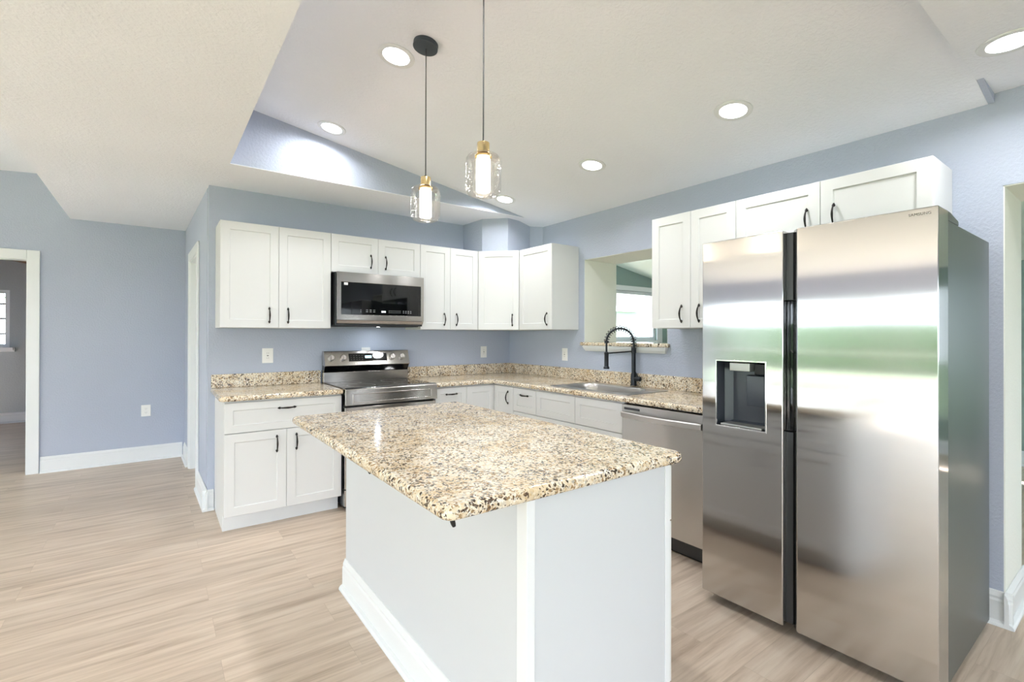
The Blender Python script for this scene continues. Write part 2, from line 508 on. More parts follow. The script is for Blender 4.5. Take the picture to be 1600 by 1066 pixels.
# bedroom door casing (door leaf swung away), jamb with hinge cutouts
def casing(name, x0, x1, ztop, y, d):
    mb = MB()
    wd = .088
    for a, b_ in ((x0-wd, x0), (x1, x1+wd)):
        mb.box(a, b_, y-d, y-.0005, 0, ztop+wd)
    mb.box(x0, x1, y-d, y-.0005, ztop, ztop+wd)
    o = struct(name, mb, 'trim', bevel=.004)
    return o
dr = casing('door_1', -4.90, -4.075, 2.015, 2.07, .018)
mb = MB()
mb.box(-4.077, -4.066, 2.055, 2.195, 0, 2.02); mb.box(-4.905, -4.895, 2.055, 2.195, 0, 2.02); mb.box(-4.895, -4.077, 2.055, 2.195, 2.011, 2.021)
mb.box(-4.088, -4.077, 2.12, 2.15, 0, 2.01)
struct('door_jamb', mb, 'trim', parent=dr)
for z in (.28, 1.02, 1.75):
    h = MB().box(-4.0785, -4.0765, 2.072, 2.105, z, z+.09).build('hinge', 'silverplastic', dr)
# side door: casing, jamb and a closed white leaf
mb = MB()
def slab_side(mb, y0, y1, z0, z1, d0, d1):
    mb.prism([(sx(y0)-d1, y0), (sx(y0)-d0, y0), (sx(y1)-d0, y1), (sx(y1)-d1, y1)], 'z', z0, z1)
slab_side(mb, .635, .72, 0, 2.115, .0005, .018); slab_side(mb, 1.42, 1.505, 0, 2.115, .0005, .018); slab_side(mb, .72, 1.42, 2.03, 2.115, .0005, .018)
d2 = struct('door_2', mb, 'trim', bevel=.004)
mb = MB()
slab_side(mb, .72, .735, 0, 2.03, -.1, .005); slab_side(mb, 1.405, 1.42, 0, 2.03, -.1, .005); slab_side(mb, .735, 1.405, 2.015, 2.03, -.1, .005)
struct('door_jamb', mb, 'trim', parent=d2)
mb = MB(); slab_side(mb, .737, 1.403, .008, 2.012, -.098, -.062)
struct('door_leaf', mb, 'panel', parent=d2)

# ------------------------------------------------------------------ other rooms seen through openings
# living room, left and behind the camera
def window(name, axis, pos, a0, a1, z0, z1, bars_v, bars_h, depth=.12, sill=None, sign=1):
    """window in a wall: axis 'x' means the wall is x=pos and the opening runs along y"""
    mb = MB()
    def bx(u0, u1, d0, d1, z0_, z1_):
        if axis == 'x': mb.box(pos+d0, pos+d1, u0, u1, z0_, z1_)
        else: mb.box(u0, u1, pos+d0, pos+d1, z0_, z1_)
    f = .05
    bx(a0, a0+f, -.03, .03, z0, z1); bx(a1-f, a1, -.03, .03, z0, z1)
    bx(a0+f, a1-f, -.03, .03, z0, z0+f); bx(a0+f, a1-f, -.03, .03, z1-f, z1)
    o = struct(name, mb, 'trim')
    def sub(nm):
        q = struct(nm, mb, 'trim', parent=o)
    for v in bars_v:
        mb = MB(); bx(v-.022, v+.022, -.022, .022, z0+f, z1-f); sub('window_bar')
    for h in bars_h:
        mb = MB(); bx(a0+f, a1-f, -.018, .018, h-.016, h+.016); sub('window_bar')
    mb = MB(); bx(a0+f, a1-f, -.003, .003, z0+f, z1-f)
    struct('window_pane', mb, 'glass', parent=o)
    if sill:
        mb = MB(); bx(a0-.05, a1+.05, -.12*sign-.02, -.03*sign, z0-.035, z0-.001); sub('window_sill')
    return o
mb = MB()
mb.box(XL-.12, XL, YB, -8.1, 0, 3.0); mb.box(XL-.12, XL, 1.7, 6, 0, 3.0); mb.box(XL-.12, XL, -8.1, 1.7, 2.03, 3.0)
mb.box(XL-.12, XL, -4.95, -4.85, 0, 2.03); mb.box(XL-.12, XL, -1.65, -1.55, 0, 2.03)
struct('wall_left', mb, 'wall')
window('window_1', 'x', XL-.06, -8.1, -4.95, 0.0, 2.03, (-6.5,), (.62, 1.0))
window('window_6', 'x', XL-.06, -4.85, -1.65, 0.0, 2.03, (-3.25,), (.62, 1.0))
window('window_7', 'x', XL-.06, -1.55, 1.7, 0.0, 2.03, (.1,), (.62, 1.0))
mb = MB()
mb.box(XL, -7, YB-.12, YB, 0, 3.0); mb.box(-7, -3.5, YB-.12, YB, 2.0, 3.0); mb.box(-3.5, -2.5, YB-.12, YB, 0, 3.0)
mb.box(-2.5, -1.3, YB-.12, YB, 0, .9); mb.box(-2.5, -1.3, YB-.12, YB, 2.0, 3.0); mb.box(-1.3, XR, YB-.12, YB, 0, 3.0)
struct('wall_front', mb, 'wall')
window('window_2', 'y', YB-.06, -7, -3.5, 0.0, 2.0, (-5.25,), (1.02,))  # unseen; width chosen for daylight on the back-wall cabinet fronts
window('window_3', 'y', YB-.06, -2.5, -1.3, .9, 2.0, (), (1.45,))  # unseen; narrowed to hold down light on the island front
# bedroom
mb = MB()
mb.box(-7.2, -5.85, 5.91, 6.03, 0, 3.2); mb.box(-5.85, -4.84, 5.91, 6.03, 0, 1.117); mb.box(-5.85, -4.84, 5.91, 6.03, 1.965, 3.2); mb.box(-4.84, -2.6, 5.91, 6.03, 0, 3.2)
mb.box(-7.32, -7.2, 2.19, 2.8, 0, 3.2); mb.box(-7.32, -7.2, 5.4, 6.03, 0, 3.2); mb.box(-7.32, -7.2, 2.8, 5.4, 2.05, 3.2); mb.box(-7.32, -7.2, 2.8, 5.4, 0, .6); mb.box(-2.72, -2.6, 2.19, 5.91, 0, 3.2)
struct('wall_bedroom', mb, 'bedwall')
bz = lambda x: 2.37 - .2*(x+4.66)
struct('ceiling_bedroom', MB().prism([(-7.2, bz(-7.2)), (-2.6, bz(-2.6)), (-2.6, bz(-2.6)+.03), (-7.2, bz(-7.2)+.03)], 'y', 2.19, 6.0), 'wood_dark')
window('window_4', 'y', 5.97, -5.85, -4.84, 1.117, 1.965, (), (1.32, 1.543, 1.76), sill=True)
window('added_window_9', 'x', -7.26, 2.8, 5.4, .6, 2.05, (4.1,), ())  # added window, unseen; lets more sky light into the bedroom
struct('window_sill', MB().box(-5.92, -4.78, 5.86, 5.935, 1.055, 1.115), 'trim')
baseboard('baseboard_bedroom', (-7.2, 5.91), (-2.72, 5.91), (0, -1))
# sunroom beyond the pass-through and the doorway
sz = lambda x: 2.35 - .17*(x-2.45)
mb = MB()
mb.box(TW, 1.0, .6, .72, 0, 2.8); mb.box(1.0, 3.36, .6, .72, 0, 1.24); mb.box(1.0, 3.36, .6, .72, 2.0, 2.8); mb.box(3.36, XR+.12, .6, .72, 0, 2.8)
mb.box(XR, XR+.12, YB, -8.4, 0, 2.3); mb.box(XR, XR+.12, -5.7, .6, 0, 2.3); mb.box(XR, XR+.12, -8.4, -5.7, 0, .3); mb.box(XR, XR+.12, -8.4, -5.7, 1.95, 2.3)
struct('wall_sunroom', mb, 'teal')
struct('ceiling_sunroom', MB().prism([(TW, sz(TW)), (XR+.1, sz(XR+.1)), (XR+.1, sz(XR+.1)+.03), (TW, sz(TW)+.03)], 'y', YB, .72), 'sunceil')
window('added_window_8', 'x', XR+.06, -8.4, -5.7, .3, 1.95, (-7.05,), ())  # unseen window, added to brighten the sunroom
window('window_5', 'y', .66, 1.0, 3.36, 1.24, 2.0, (), ())
mb = MB()
mb.box(.93, 1.0, .585, .5995, 1.17, 2.07); mb.box(3.36, 3.49, .585, .5995, 1.17, 2.07); mb.box(1.0, 3.36, .585, .5995, 2.0, 2.07); mb.box(1.0, 3.36, .57, .5995, 1.19, 1.24)
struct('trim_5', mb, 'trim')

# outdoors
struct('ground', MB().box(-40, 30, -40, 40, -.4, -.16), 'lawn')
def house(loc, label, w_, d_, h_):
    t = thing('house', label, 'house', loc)
    MB().box(0, w_, 0, d_, 0, h_).build('wall', 'siding', t)
    MB().prism([(-.4, h_), (w_+.4, h_), (w_/2, h_+1.6)], 'y', -.4, d_+.4).build('roof', 'shingle', t)
    MB().box(-.42, w_+.42, -.44, -.402, h_-.18, h_+.02).build('fascia', 'trim', t)
house((4.2, 9, -.16), 'pale neighbouring house seen through the bright sunroom window', 9, 6, 2.6)
h = MB().box(-23, -21.8, -14, 9, -.2, 1.9).build('hedge', 'leaf', None, bevel=.3)  # added to block low sky in the refrigerator's reflection
tag(h, 'tall green hedge added beyond the living room glass doors to cover low sky in reflections', 'hedge')
def tree(loc, label, hgt, r, seed):
    rnd = random.Random(seed)
    t = thing('tree', label, 'tree', loc, 0, 'trees in the yard')
    MB().tube([(0,0,0), (.05,0,hgt*.4), (0,.05,hgt*.75)], [.16, .11, .05]).build('trunk', 'bark', t)
    mb = MB()
    for i in range(260):
        a, b_ = rnd.uniform(0, 2*PI), math.acos(rnd.uniform(-1, 1)); rr = r*rnd.uniform(.45, 1)
        c = Vector((rr*math.cos(a)*math.sin(b_), rr*math.sin(a)*math.sin(b_), hgt*.72+rr*.8*math.cos(b_)))
        n = Vector((rnd.gauss(0,1), rnd.gauss(0,1), rnd.gauss(0,1))).normalized(); u = n.orthogonal().normalized(); v = n.cross(u)
        q = r*rnd.uniform(.12, .22)
        vs = [mb.bm.verts.new(c+u*q*x+v*q*y) for x, y in ((-1,0),(0,-.6),(1,0),(0,.6))]
        mb.bm.faces.new(vs)
    mb.build('crown', 'leaf', t)
for i, (p, lb) in enumerate((((2.0, 5.2, -.16), 'leafy tree outside the sunroom window'), ((-6.6, 11, -.16), 'leafy tree outside the bedroom window'),
                            ((-17, 1, -.16), 'tree on the lawn beyond the living room glass doors'), ((-19, -6, -.16), 'tree on the lawn beyond the living room glass doors'))):
    tree(p, lb, 4.2, 1.7, i+3)

# ------------------------------------------------------------------ cabinets
def handle_mesh():
    mb = MB()
    n = 14; L = .048
    path = [(-L, -.002, 0), (-L, -.010, 0)]
    rad = [.0055, .004]
    for i in range(n+1):
        t = -1 + 2*i/n
        path.append((L*t*.97, -.012 - .016*(1-t*t), 0)); rad.append(.0036+.0026*(1-abs(t)))
    path += [(L, -.010, 0), (L, -.002, 0)]; rad += [.004, .0055]
    mb.tube(path, rad, 8)
    for s_ in (-1, 1):
        mb.ball((s_*L, -.006, 0), .0082, (1, .9, 1), 8)
        mb.ball((s_*(L+.007), -.005, 0), .005, (1.2, .9, 1), 6)
    me = mb.done('handle')
    me.materials.append(M['bronze'])
    for p in me.polygons: p.use_smooth = True
    return me
HANDLE = handle_mesh()
def add_handle(door, x, z, vertical=True, t=.019):
    o = bpy.data.objects.new('handle', HANDLE)
    COL.objects.link(o); o.parent = door
    o.location = (x, -t, z); o.rotation_euler = (0, PI/2 if vertical else 0, 0)

def shaker(name, parent, w_, h_, loc, rz=0, st=.057, t=.019, handle=None, mat='white'):
    """door or drawer front; local x to the right, front at y=-t"""
    def ring(i, y): return [(i, y, i), (w_-i, y, i), (w_-i, y, h_-i), (i, y, h_-i)]
    o = MB().loft([ring(0, 0), ring(0, -t+.0018), ring(.0018, -t), ring(st, -t), ring(st+.0035, -t+.0062), ring(st+.006, -t+.0065)]).build(name, mat, parent, loc, (0, 0, rz))
    if handle: add_handle(o, handle[0], handle[1], handle[2], t)
    return o

ZB, ZT, DB = 1.3665, 2.126, .306
G = .0011
def wall_cabinet(label, loc, rz, w_, doors, z0=ZB, z1=ZT):
    t = thing('wall_cabinet', label, 'cabinet', (loc[0], loc[1], z0), rz, 'white wall cabinets')
    H = z1-z0
    MB().box(.0006, w_-.0006, -DB, -.0015, 0, H).build('cabinet_body', 'white', t, bevel=.001)
    n = len(doors); dw = w_/n
    for i, hd in enumerate(doors):
        shaker('door', t, dw-2*G, H-2*G, (i*dw+G, -DB-.0015, G), handle=(dw-G-.064 if hd == 'r' else .064-G, hd_z(H), True))
    return t
def hd_z(H): return .093 if H > .5 else .105
wall_cabinet('tall white two-door wall cabinet between the side wall and the microwave', (-2.747, 0), 0, .757, 'rl')
wall_cabinet('short white two-door wall cabinet directly above the microwave', (-1.989, 0), 0, .772, 'rl', 1.8195)
wall_cabinet('white two-door wall cabinet between the microwave and the angled corner cabinet', (-1.2165, 0), 0, .606, 'rl')
wall_cabinet('white single-door wall cabinet between the corner cabinet and the pass-through', (0, -.6085), RZ, .4735, 'r')
wall_cabinet('white two-door wall cabinet between the pass-through and the refrigerator', (0, -2.1415), RZ, .609, 'rl')
wall_cabinet('short wide white two-door wall cabinet above the refrigerator', (0, -2.7515), RZ, .9135, 'rl', 1.83)
# angled corner cabinet
t = thing('wall_cabinet', 'angled white one-door corner wall cabinet below the boxed duct chase', 'cabinet', (0, 0, ZB), 0, 'white wall cabinets')
q = .6095
MB().prism([(-q, -.0015), (-.0015, -.0015), (-.0015, -q+.002), (-DB, -q+.002), (-q, -DB)], 'z', 0, ZT-ZB).build('cabinet_body', 'white', t, bevel=.001)
dl = (q-DB)*math.sqrt(2)
shaker('door', t, dl-.034, ZT-ZB-2*G, (-q+.0120-.0012, -DB-.0120-.0012, G), -PI/4, handle=(dl-.034-.062, .093, True))

# base cabinets
HB = .876; TOE = .112; DZ = .664; DBB = .597
def base_cabinet(label, loc, rz, w_, hollow=False):
    t = thing('base_cabinet', label, 'cabinet', (loc[0], loc[1], 0), rz, 'white base cabinets')
    prof = [(-.0015, .0005), (-.522, .0005), (-.522, TOE), (-DBB, TOE), (-DBB, HB), (-.0015, HB)]
    if hollow:
        mb = MB().prism(prof, 'x', .0006, .018).prism(prof, 'x', w_-.018, w_-.0006)
        mb.box(.018, w_-.018, -.012, -.0015, .0005, HB); mb.box(.018, w_-.018, -DBB, -.012, TOE, TOE+.018); mb.box(.018, w_-.018, -DBB, -DBB+.018, TOE+.018, HB)
    else:
        mb = MB().prism(prof, 'x', .0006, w_-.0006)
    mb.build('cabinet_body', 'white', t, bevel=.001)
    return t
def toe(t, w_): MB().box(.001, w_-.001, -.5285, -.5226, .0008, TOE-.002).build('toe_kick', 'trim', t)
YF = -DBB-.0015
w_ = .7565
t = base_cabinet('white base cabinet with one wide drawer over two doors, beside the range', (-2.747, 0), 0, w_)
toe(t, w_)
shaker('drawer', t, w_-2*G, HB-.012-DZ, (G, YF, DZ), st=.05, handle=(w_/2, .145, False))
for i, hx in ((0, w_/2-2*G-.062), (1, .062)):
    shaker('door', t, w_/2-2*G, DZ-.005-TOE-.004, (i*w_/2+G, YF, TOE+.004), handle=(hx, DZ-TOE-.009-.094, True))
w_ = .305
t = base_cabinet('narrow white drawer base cabinet between the range and the inside corner', (-1.2155, 0), 0, w_)
toe(t, w_)
shaker('drawer', t, w_-2*G, HB-.012-DZ, (G, YF, DZ), st=.05, handle=(w_/2, .145, False))
shaker('door', t, w_-2*G, DZ-.005-TOE-.004, (G, YF, TOE+.004), handle=(w_-.062, DZ-TOE-.009-.094, True))
# corner base with folding pair of doors
t = thing('base_cabinet', 'white corner base cabinet with a folding door pair in the inside corner', 'cabinet', (0, 0, 0), 0, 'white base cabinets')
a = .9095
MB().prism([(-a, -.0015), (-.0015, -.0015), (-.0015, -a), (-DBB, -a), (-DBB, -DBB), (-a, -DBB)], 'z', TOE, HB).build('cabinet_body', 'white', t, bevel=.001)
MB().prism([(-a, -.0015), (-.0015, -.0015), (-.0015, -a), (-.522, -a), (-.522, -.522), (-a, -.522)], 'z', .0008, TOE-.0005).build('toe_kick', 'trim', t)
lw = a-DBB-.021
shaker('door', t, lw, HB-.012-TOE-.004, (-a+G, YF, TOE+.004))
shaker('door', t, lw, HB-.012-TOE-.004, (YF, -a+G+lw, TOE+.004), RZ, handle=(lw-.072, HB-TOE-.016-.094, True))
w_ = .311
t = base_cabinet('narrow white drawer base cabinet between the corner doors and the sink', (0, -.9115), RZ, w_)
toe(t, w_)
shaker('drawer', t, w_-2*G, HB-.012-DZ, (G, YF, DZ), st=.05, handle=(w_/2, .145, False))
shaker('door', t, w_-2*G, DZ-.005-TOE-.004, (G, YF, TOE+.004), handle=(w_-.062, DZ-TOE-.009-.094, True))
w_ = .909
t = base_cabinet('wide white base cabinet under the sink with two false drawer fronts', (0, -1.2235), RZ, w_, True)
toe(t, w_)
for i, hx in ((0, w_/2-2*G-.062), (1, .062)):
    shaker('drawer_front', t, w_/2-2*G, HB-.012-DZ, (i*w_/2+G, YF, DZ), st=.052)
    shaker('door', t, w_/2-2*G, DZ-.005-TOE-.004, (i*w_/2+G, YF, TOE+.004), handle=(hx, DZ-TOE-.009-.094, True))

# ------------------------------------------------------------------ countertops
Z0, Z1 = .8768, .9125
def slab(name, rects, hole, parent, z0=Z0, z1=Z1, bevel=.013):
    xs = sorted({v for r in rects + hole for v in r[:2]}); ys = sorted({v for r in rects + hole for v in r[2:]})
    ins = lambda x, y, rs: any(r[0] < x < r[1] and r[2] < y < r[3] for r in rs)
    mb = MB(); bm = mb.bm; V = {}
    def vert(i, j, k):
        if (i, j, k) not in V: V[i, j, k] = bm.verts.new((xs[i], ys[j], (z0, z1)[k]))
        return V[i, j, k]
    full = {(i, j) for i in range(len(xs)-1) for j in range(len(ys)-1)
            if ins((xs[i]+xs[i+1])/2, (ys[j]+ys[j+1])/2, rects) and not ins((xs[i]+xs[i+1])/2, (ys[j]+ys[j+1])/2, hole)}
    for i, j in full:
        for k in (0, 1):
            bm.faces.new([vert(i, j, k), vert(i+1, j, k), vert(i+1, j+1, k), vert(i, j+1, k)])
        for di, dj, a, b_ in ((-1, 0, (0, 0), (0, 1)), (1, 0, (1, 0), (1, 1)), (0, -1, (0, 0), (1, 0)), (0, 1, (0, 1), (1, 1))):
            if (i+di, j+dj) not in full:
                bm.faces.new([vert(i+a[0], j+a[1], 0), vert(i+b_[0], j+b_[1], 0), vert(i+b_[0], j+b_[1], 1), vert(i+a[0], j+a[1], 1)])
    return mb.build(name, 'granite', parent, bevel=bevel, seg=4)
def rounded(x0, x1, y0, y1, radii, n=7):
    """outline with corner radii for (x0,y0),(x1,y0),(x1,y1),(x0,y1)"""
    pts = []
    for (cx, cy, a0), r in zip(((x0, y0, PI), (x1, y0, 1.5*PI), (x1, y1, 0), (x0, y1, .5*PI)), radii):
        ox, oy = cx + (r if cx == x0 else -r), cy + (r if cy == y0 else -r)
        for i in range(n):
            a = a0 + PI/2*i/(n-1)
            pts.append((ox+r*math.cos(a), oy+r*math.sin(a)))
            if r < .001: break
    return pts
t = thing('countertop', 'short speckled granite countertop on the base cabinet at the open end beside the range', 'countertop', (0, 0, 0), 0, 'granite countertops')
MB().prism(rounded(-2.777, -1.9835, -.645, -.0012, (.045, .0005, .0005, .0005)), 'z', Z0, Z1).build('slab', 'granite', t, bevel=.013, seg=4)
MB().box(-2.772, -1.9835, -.021, -.0012, Z1+.0003, 1.0145).build('backsplash', 'granite', t, bevel=.003)
t = thing('countertop', 'L-shaped speckled granite countertop running from the range around the corner past the sink', 'countertop', (0, 0, 0), 0, 'granite countertops')
slab('slab', [(-1.2155, -.0012, -.645, -.0012), (-.645, -.0012, -2.775, -.645)], [(-.545, -.165, -2.085, -1.385)], t)
MB().box(-1.2155, -.0012, -.021, -.0012, Z1+.0003, 1.0145).build('backsplash', 'granite', t, bevel=.003)
MB().box(-.021, -.0012, -2.775, -.0212, Z1+.0003, 1.0145).build('backsplash', 'granite', t, bevel=.003)
# granite ledge and moulding of the pass-through
tag(MB().prism([(-.035, -2.062), (-.0008, -2.062), (-.0008, -2.0295), (TW+.03, -2.0295), (TW+.03, -1.1555), (-.0008, -1.1555), (-.0008, -1.128), (-.035, -1.128)], 'z', 1.2262, 1.256).build('ledge', 'granite', bevel=.008, seg=3),
    'speckled granite ledge on the pass-through opening above the sink', 'ledge')
o = struct('trim_6', MB().loft([[(-.034, -1.155, 1.2255), (-.034, -2.045, 1.2255), (-.0005, -2.045, 1.2255), (-.0005, -1.155, 1.2255)],
                                [(-.026, -1.168, 1.20), (-.026, -2.034, 1.20), (-.0005, -2.034, 1.20), (-.0005, -1.168, 1.20)],
                                [(-.012, -1.18, 1.178), (-.012, -2.024, 1.178), (-.0005, -2.024, 1.178), (-.0005, -1.18, 1.178)]]), 'trim')

# ------------------------------------------------------------------ sink and faucet
t = thing('sink', 'stainless steel drop-in sink with a rounded bowl, set into the countertop', 'sink', (-.34, -1.735, Z1))
def rr(hx, hy, r, z, cx=0, cy=0, n=8):
    return [(x+cx, y+cy, z) for x, y in rounded(-hx, hx, -hy, hy, (r,)*4, n)]
HX, HY = .237, .395
mb = MB()
mb.loft([rr(HX, HY, .03, .0004), rr(HX-.001, HY-.001, .03, .004), rr(HX-.008, HY-.008, .028, .006),
         rr(.172, .325, .12, .0055, -.015, .018), rr(.166, .319, .12, -.002, -.015, .018), rr(.160, .312, .115, -.03, -.015, .018), rr(.145, .295, .10, -.165, -.015, .018), rr(.115, .265, .08, -.185, -.015, .018), rr(.03, .03, .0299, -.19, -.015, .018)], cap0=False)
mb.build('basin', 'sink', t, smooth=True)
MB().lathe([(.045, -.188), (.042, -.185), (.03, -.187), (.001, -.189)], 20, (-.015, .018, 0)).build('drain', 'chrome', t)

t = thing('faucet', 'matte black spring pull-down kitchen faucet behind the sink', 'faucet', (-.064, -1.767, Z1+.0075))
dirx, diry = -.186, .117
R_ = math.hypot(dirx, diry); ux, uy = dirx/R_, diry/R_
def fp(s_, z): return (ux*s_, uy*s_, z)
zf = lambda z: z-(Z1+.0075)
MB().lathe([(.028, .0), (.028, .004), (.023, .008), (.0225, .085), (.0205, .092), (.0165, .10), (.0165, zf(1.175)), (.0195, zf(1.178)), (.0195, zf(1.215)), (.015, zf(1.222))]).build('post', 'faucet', t, smooth=True)
# side lever on the sink side
mb = MB().cyl(.018, (0, -.01, .055), (0, -.062, .055), 18)
mb.ball((0, -.062, .055), .0185, (1, .5, 1))
mb.tube([(0, -.045, .066), (.0, -.030, .09), (.0, -.012, .115)], [.006, .005, .004])
mb.build('lever', 'faucet', t, smooth=True)
arc_r = R_/2; zc = zf(1.262)
path = [fp(0, zf(1.21))] + [fp(arc_r-arc_r*math.cos(PI*i/24), zc+arc_r*math.sin(PI*i/24)) for i in range(25)] + [fp(R_, zf(1.22)), fp(R_, zf(1.17))]
MB().tube(path, .0078, 10).build('hose', 'faucet', t, smooth=True)
# spring coil round the hose
P = [Vector(p) for p in path[:26]]
dist = [0]
for a, b_ in zip(P, P[1:]): dist.append(dist[-1]+(b_-a).length)
turns = 18; coil = []
side = Vector((-uy, ux, 0))
def at(d):
    for i in range(len(P)-1):
        if d <= dist[i+1] or i == len(P)-2:
            k = (d-dist[i])/(dist[i+1]-dist[i]); return P[i].lerp(P[i+1], k), (P[i+1]-P[i]).normalized()
for i in range(turns*12+1):
    d = dist[-1]*i/(turns*12); p, tg_ = at(d); n_ = tg_.cross(side); a = 2*PI*i/12
    coil.append(p + (side*math.cos(a)+n_*math.sin(a))*.0205)
MB().tube(coil, .0028, 6).build('spring', 'faucet', t, smooth=True)
MB().lathe([(.016, zf(1.255)), (.017, zf(1.258)), (.017, zf(1.272)), (.014, zf(1.275))], 18, (ux*R_, uy*R_, 0)).build('collar', 'faucet', t, smooth=True)
MB().cyl(.0055, fp(.0, zf(1.192)), fp(R_, zf(1.165)) if False else fp(R_, zf(1.175)), 12).build('arm', 'faucet', t, smooth=True)
MB().lathe([(.0225, zf(1.053)), (.0235, zf(1.056)), (.0225, zf(1.068)), (.017, zf(1.074)), (.0165, zf(1.165)), (.018, zf(1.168)), (.018, zf(1.182)), (.012, zf(1.186))], 22, (ux*R_, uy*R_, 0)).build('spray_head', 'faucet', t, smooth=True)

# ------------------------------------------------------------------ microwave
t = thing('microwave', 'stainless over-the-range microwave with black glass front under the short cabinet', 'microwave', (-1.968, 0, 1.3915))
W_ = .751
MB().box(.001, W_-.001, -.368, -.002, .0, .426).build('case', 'darkgrey', t, bevel=.002)
def frame_mesh(x0, x1, z0, z1, a0, a1, b0, b1, yf, yb):
    """rectangular frame: outer x0..x1,z0..z1; hole a0..a1,b0..b1"""
    mb = MB()
    o_ = lambda y: [(x0, y, z0), (x1, y, z0), (x1, y, z1), (x0, y, z1)]
    i_ = lambda y: [(a0, y, b0), (a1, y, b0), (a1, y, b1), (a0, y, b1)]
    mb.loft([o_(yb), o_(yf), i_(yf), i_(yb)], False, False)
    v = mb.bm.verts; v.ensure_lookup_table()
    n = len(v)
    A = [v[k] for k in range(4)]; B = [v[k] for k in range(n-4, n)]
    for k in range(4):
        mb.bm.faces.new((A[k], A[(k+1) % 4], B[(k+1) % 4], B[k]))
    return mb
d = frame_mesh(.003, W_-.003, .043, .4255, .036, .722, .087, .346, -.402, -.370).build('door', 'steel', t, bevel=.002)
MB().box(.0362, .7218, -.4005, -.372, .0872, .3458).build('door_glass', 'blackgloss', d)
MB().box(.18, .575, -.4012, -.4007, .10, .215).build('window', 'blackgloss', d)
MB().box(.058, .088, -.4014, -.4008, .322, .342).build('sticker', 'outlet', d)
def lettering(boxes, mat, parent):
    mb = MB()
    for b_ in boxes: mb.box(*b_)
    mb.build('lettering', mat, parent)
for i in range(3): lettering([(.235+i*.03, .252+i*.03, -.4018, -.4014, z, z+.0035) for z in (.112, .126)], 'text', d)
for i in range(7): lettering([(.43+i*.016, .4355+i*.016, -.4018, -.4014, z, z+.004) for z in (.110, .124)], 'text', d)
for i in range(4): lettering([(.555+i*.022, .565+i*.022, -.4018, -.4014, z, z+.0045) for z in (.110, .124)], 'text', d)
lettering([(.19, .195, -.4018, -.4014, z, z+.004) for z in (.110, .124)], 'text', d)
mb = MB()
for i in range(3): mb.box(.366+i*.013, .375+i*.013, -.4018, -.4014, .11, .124)
mb.build('clock_digits', 'led', d)
MB().prism([(-.402, .041), (-.388, .018), (-.372, .012), (-.370, .041)], 'x', .006, W_-.006).build('bottom_lip', 'steel', t)
MB().box(.03, .72, -.35, -.05, -.006, -.0005).build('filter_grille', 'black', t)
cl = MB().box(.402, .426, -.207, -.193, -.0080, -.0065).build('cooktop_lamp', 'lamp', t)
ld = bpy.data.lights.new('cooktop_lamp_light', 'AREA'); ld.shape = 'RECTANGLE'; ld.size = .022; ld.size_y = .012; ld.energy = .5; ld.color = (.85, .93, 1)
lo = bpy.data.objects.new('cooktop_lamp_light', ld); COL.objects.link(lo); lo.parent = t; lo.location = (.414, -.20, -.0105)
MB().box(.08, .11, -.389, -.386, .022, .034).build('badge', 'text', t)

# ------------------------------------------------------------------ range
t = thing('range', 'stainless freestanding electric range with knobs on the back panel', 'range', (-1.980, 0, 0))
W_ = .757
MB().box(.002, W_-.002, -.60, -.03, .03, .893).build('body', 'darkgrey', t, bevel=.002)
for fx in (.04, W_-.04):
    for fy in (-.55, -.08): MB().lathe([(.018, .0005), (.018, .012), (.01, .014), (.01, .03)], 12, (fx, fy, 0)).build('leveling_foot', 'black', t)
MB().box(.004, W_-.004, -.603, -.106, .8935, .916).build('cooktop', 'cooktop', t, bevel=.003)
mb = MB()
for bx_, by_, r_ in ((.19, -.46, .11), (.19, -.22, .08), (.56, -.46, .09), (.56, -.22, .11)):
    MB().lathe([(r_, .9163), (r_-.003, .9164)], 40, (bx_, by_, 0), cap0=False, cap1=False).build('burner_ring', 'darkgrey', t)
fpn = MB().prism([(-.604, .79), (-.604, .917), (-.650, .916), (-.664, .906), (-.671, .79)], 'x', .001, W_-.001).build('front_panel', 'steel', t, bevel=.003)
frame_mesh(.055, .705, .806, .876, .062, .698, .813, .869, -.676, -.664).build('raised_rim', 'steel', fpn, bevel=.0015)
od = MB().box(.003, W_-.003, -.648, -.602, .165, .772).build('oven_door', 'steel', t, bevel=.004)
MB().box(.10, W_-.10, -.6505, -.6485, .28, .62).build('oven_window', 'blackgloss', od)
mb = MB().cyl(.012, (.05, -.695, .69), (W_-.05, -.695, .69), 16)
for hx in (.07, W_-.07): mb.cyl(.009, (hx, -.695, .69), (hx, -.648, .69), 10)
mb.build('oven_handle', 'steel', od, smooth=True)
MB().box(.003, W_-.003, -.645, -.602, .035, .158).build('storage_drawer', 'steel', t, bevel=.004)
MB().box(.002, W_-.002, -.090, -.03, .894, .998).build('backguard', 'steel', t, bevel=.002)
MB().prism([(-.082, .9985), (-.032, .9985), (-.032, 1.060), (-.118, 1.060)], 'x', .004, W_-.004).build('vent_band', 'blackgloss', t)
cp = MB().prism([(-.128, 1.056), (-.122, 1.050), (-.03, 1.061), (-.03, 1.178), (-.078, 1.178), (-.086, 1.172)], 'x', .002, W_-.002).build('control_panel', 'steel', t, bevel=.002)
th = math.atan2(.042, .116)
def onp(x, s_, d_=0):
    """point on the leaning panel face: s along the slope from its foot, d out of it"""
    return (x, -.128 + s_*math.sin(th) - d_*math.cos(th), 1.056 + s_*math.cos(th) - d_*math.sin(th))
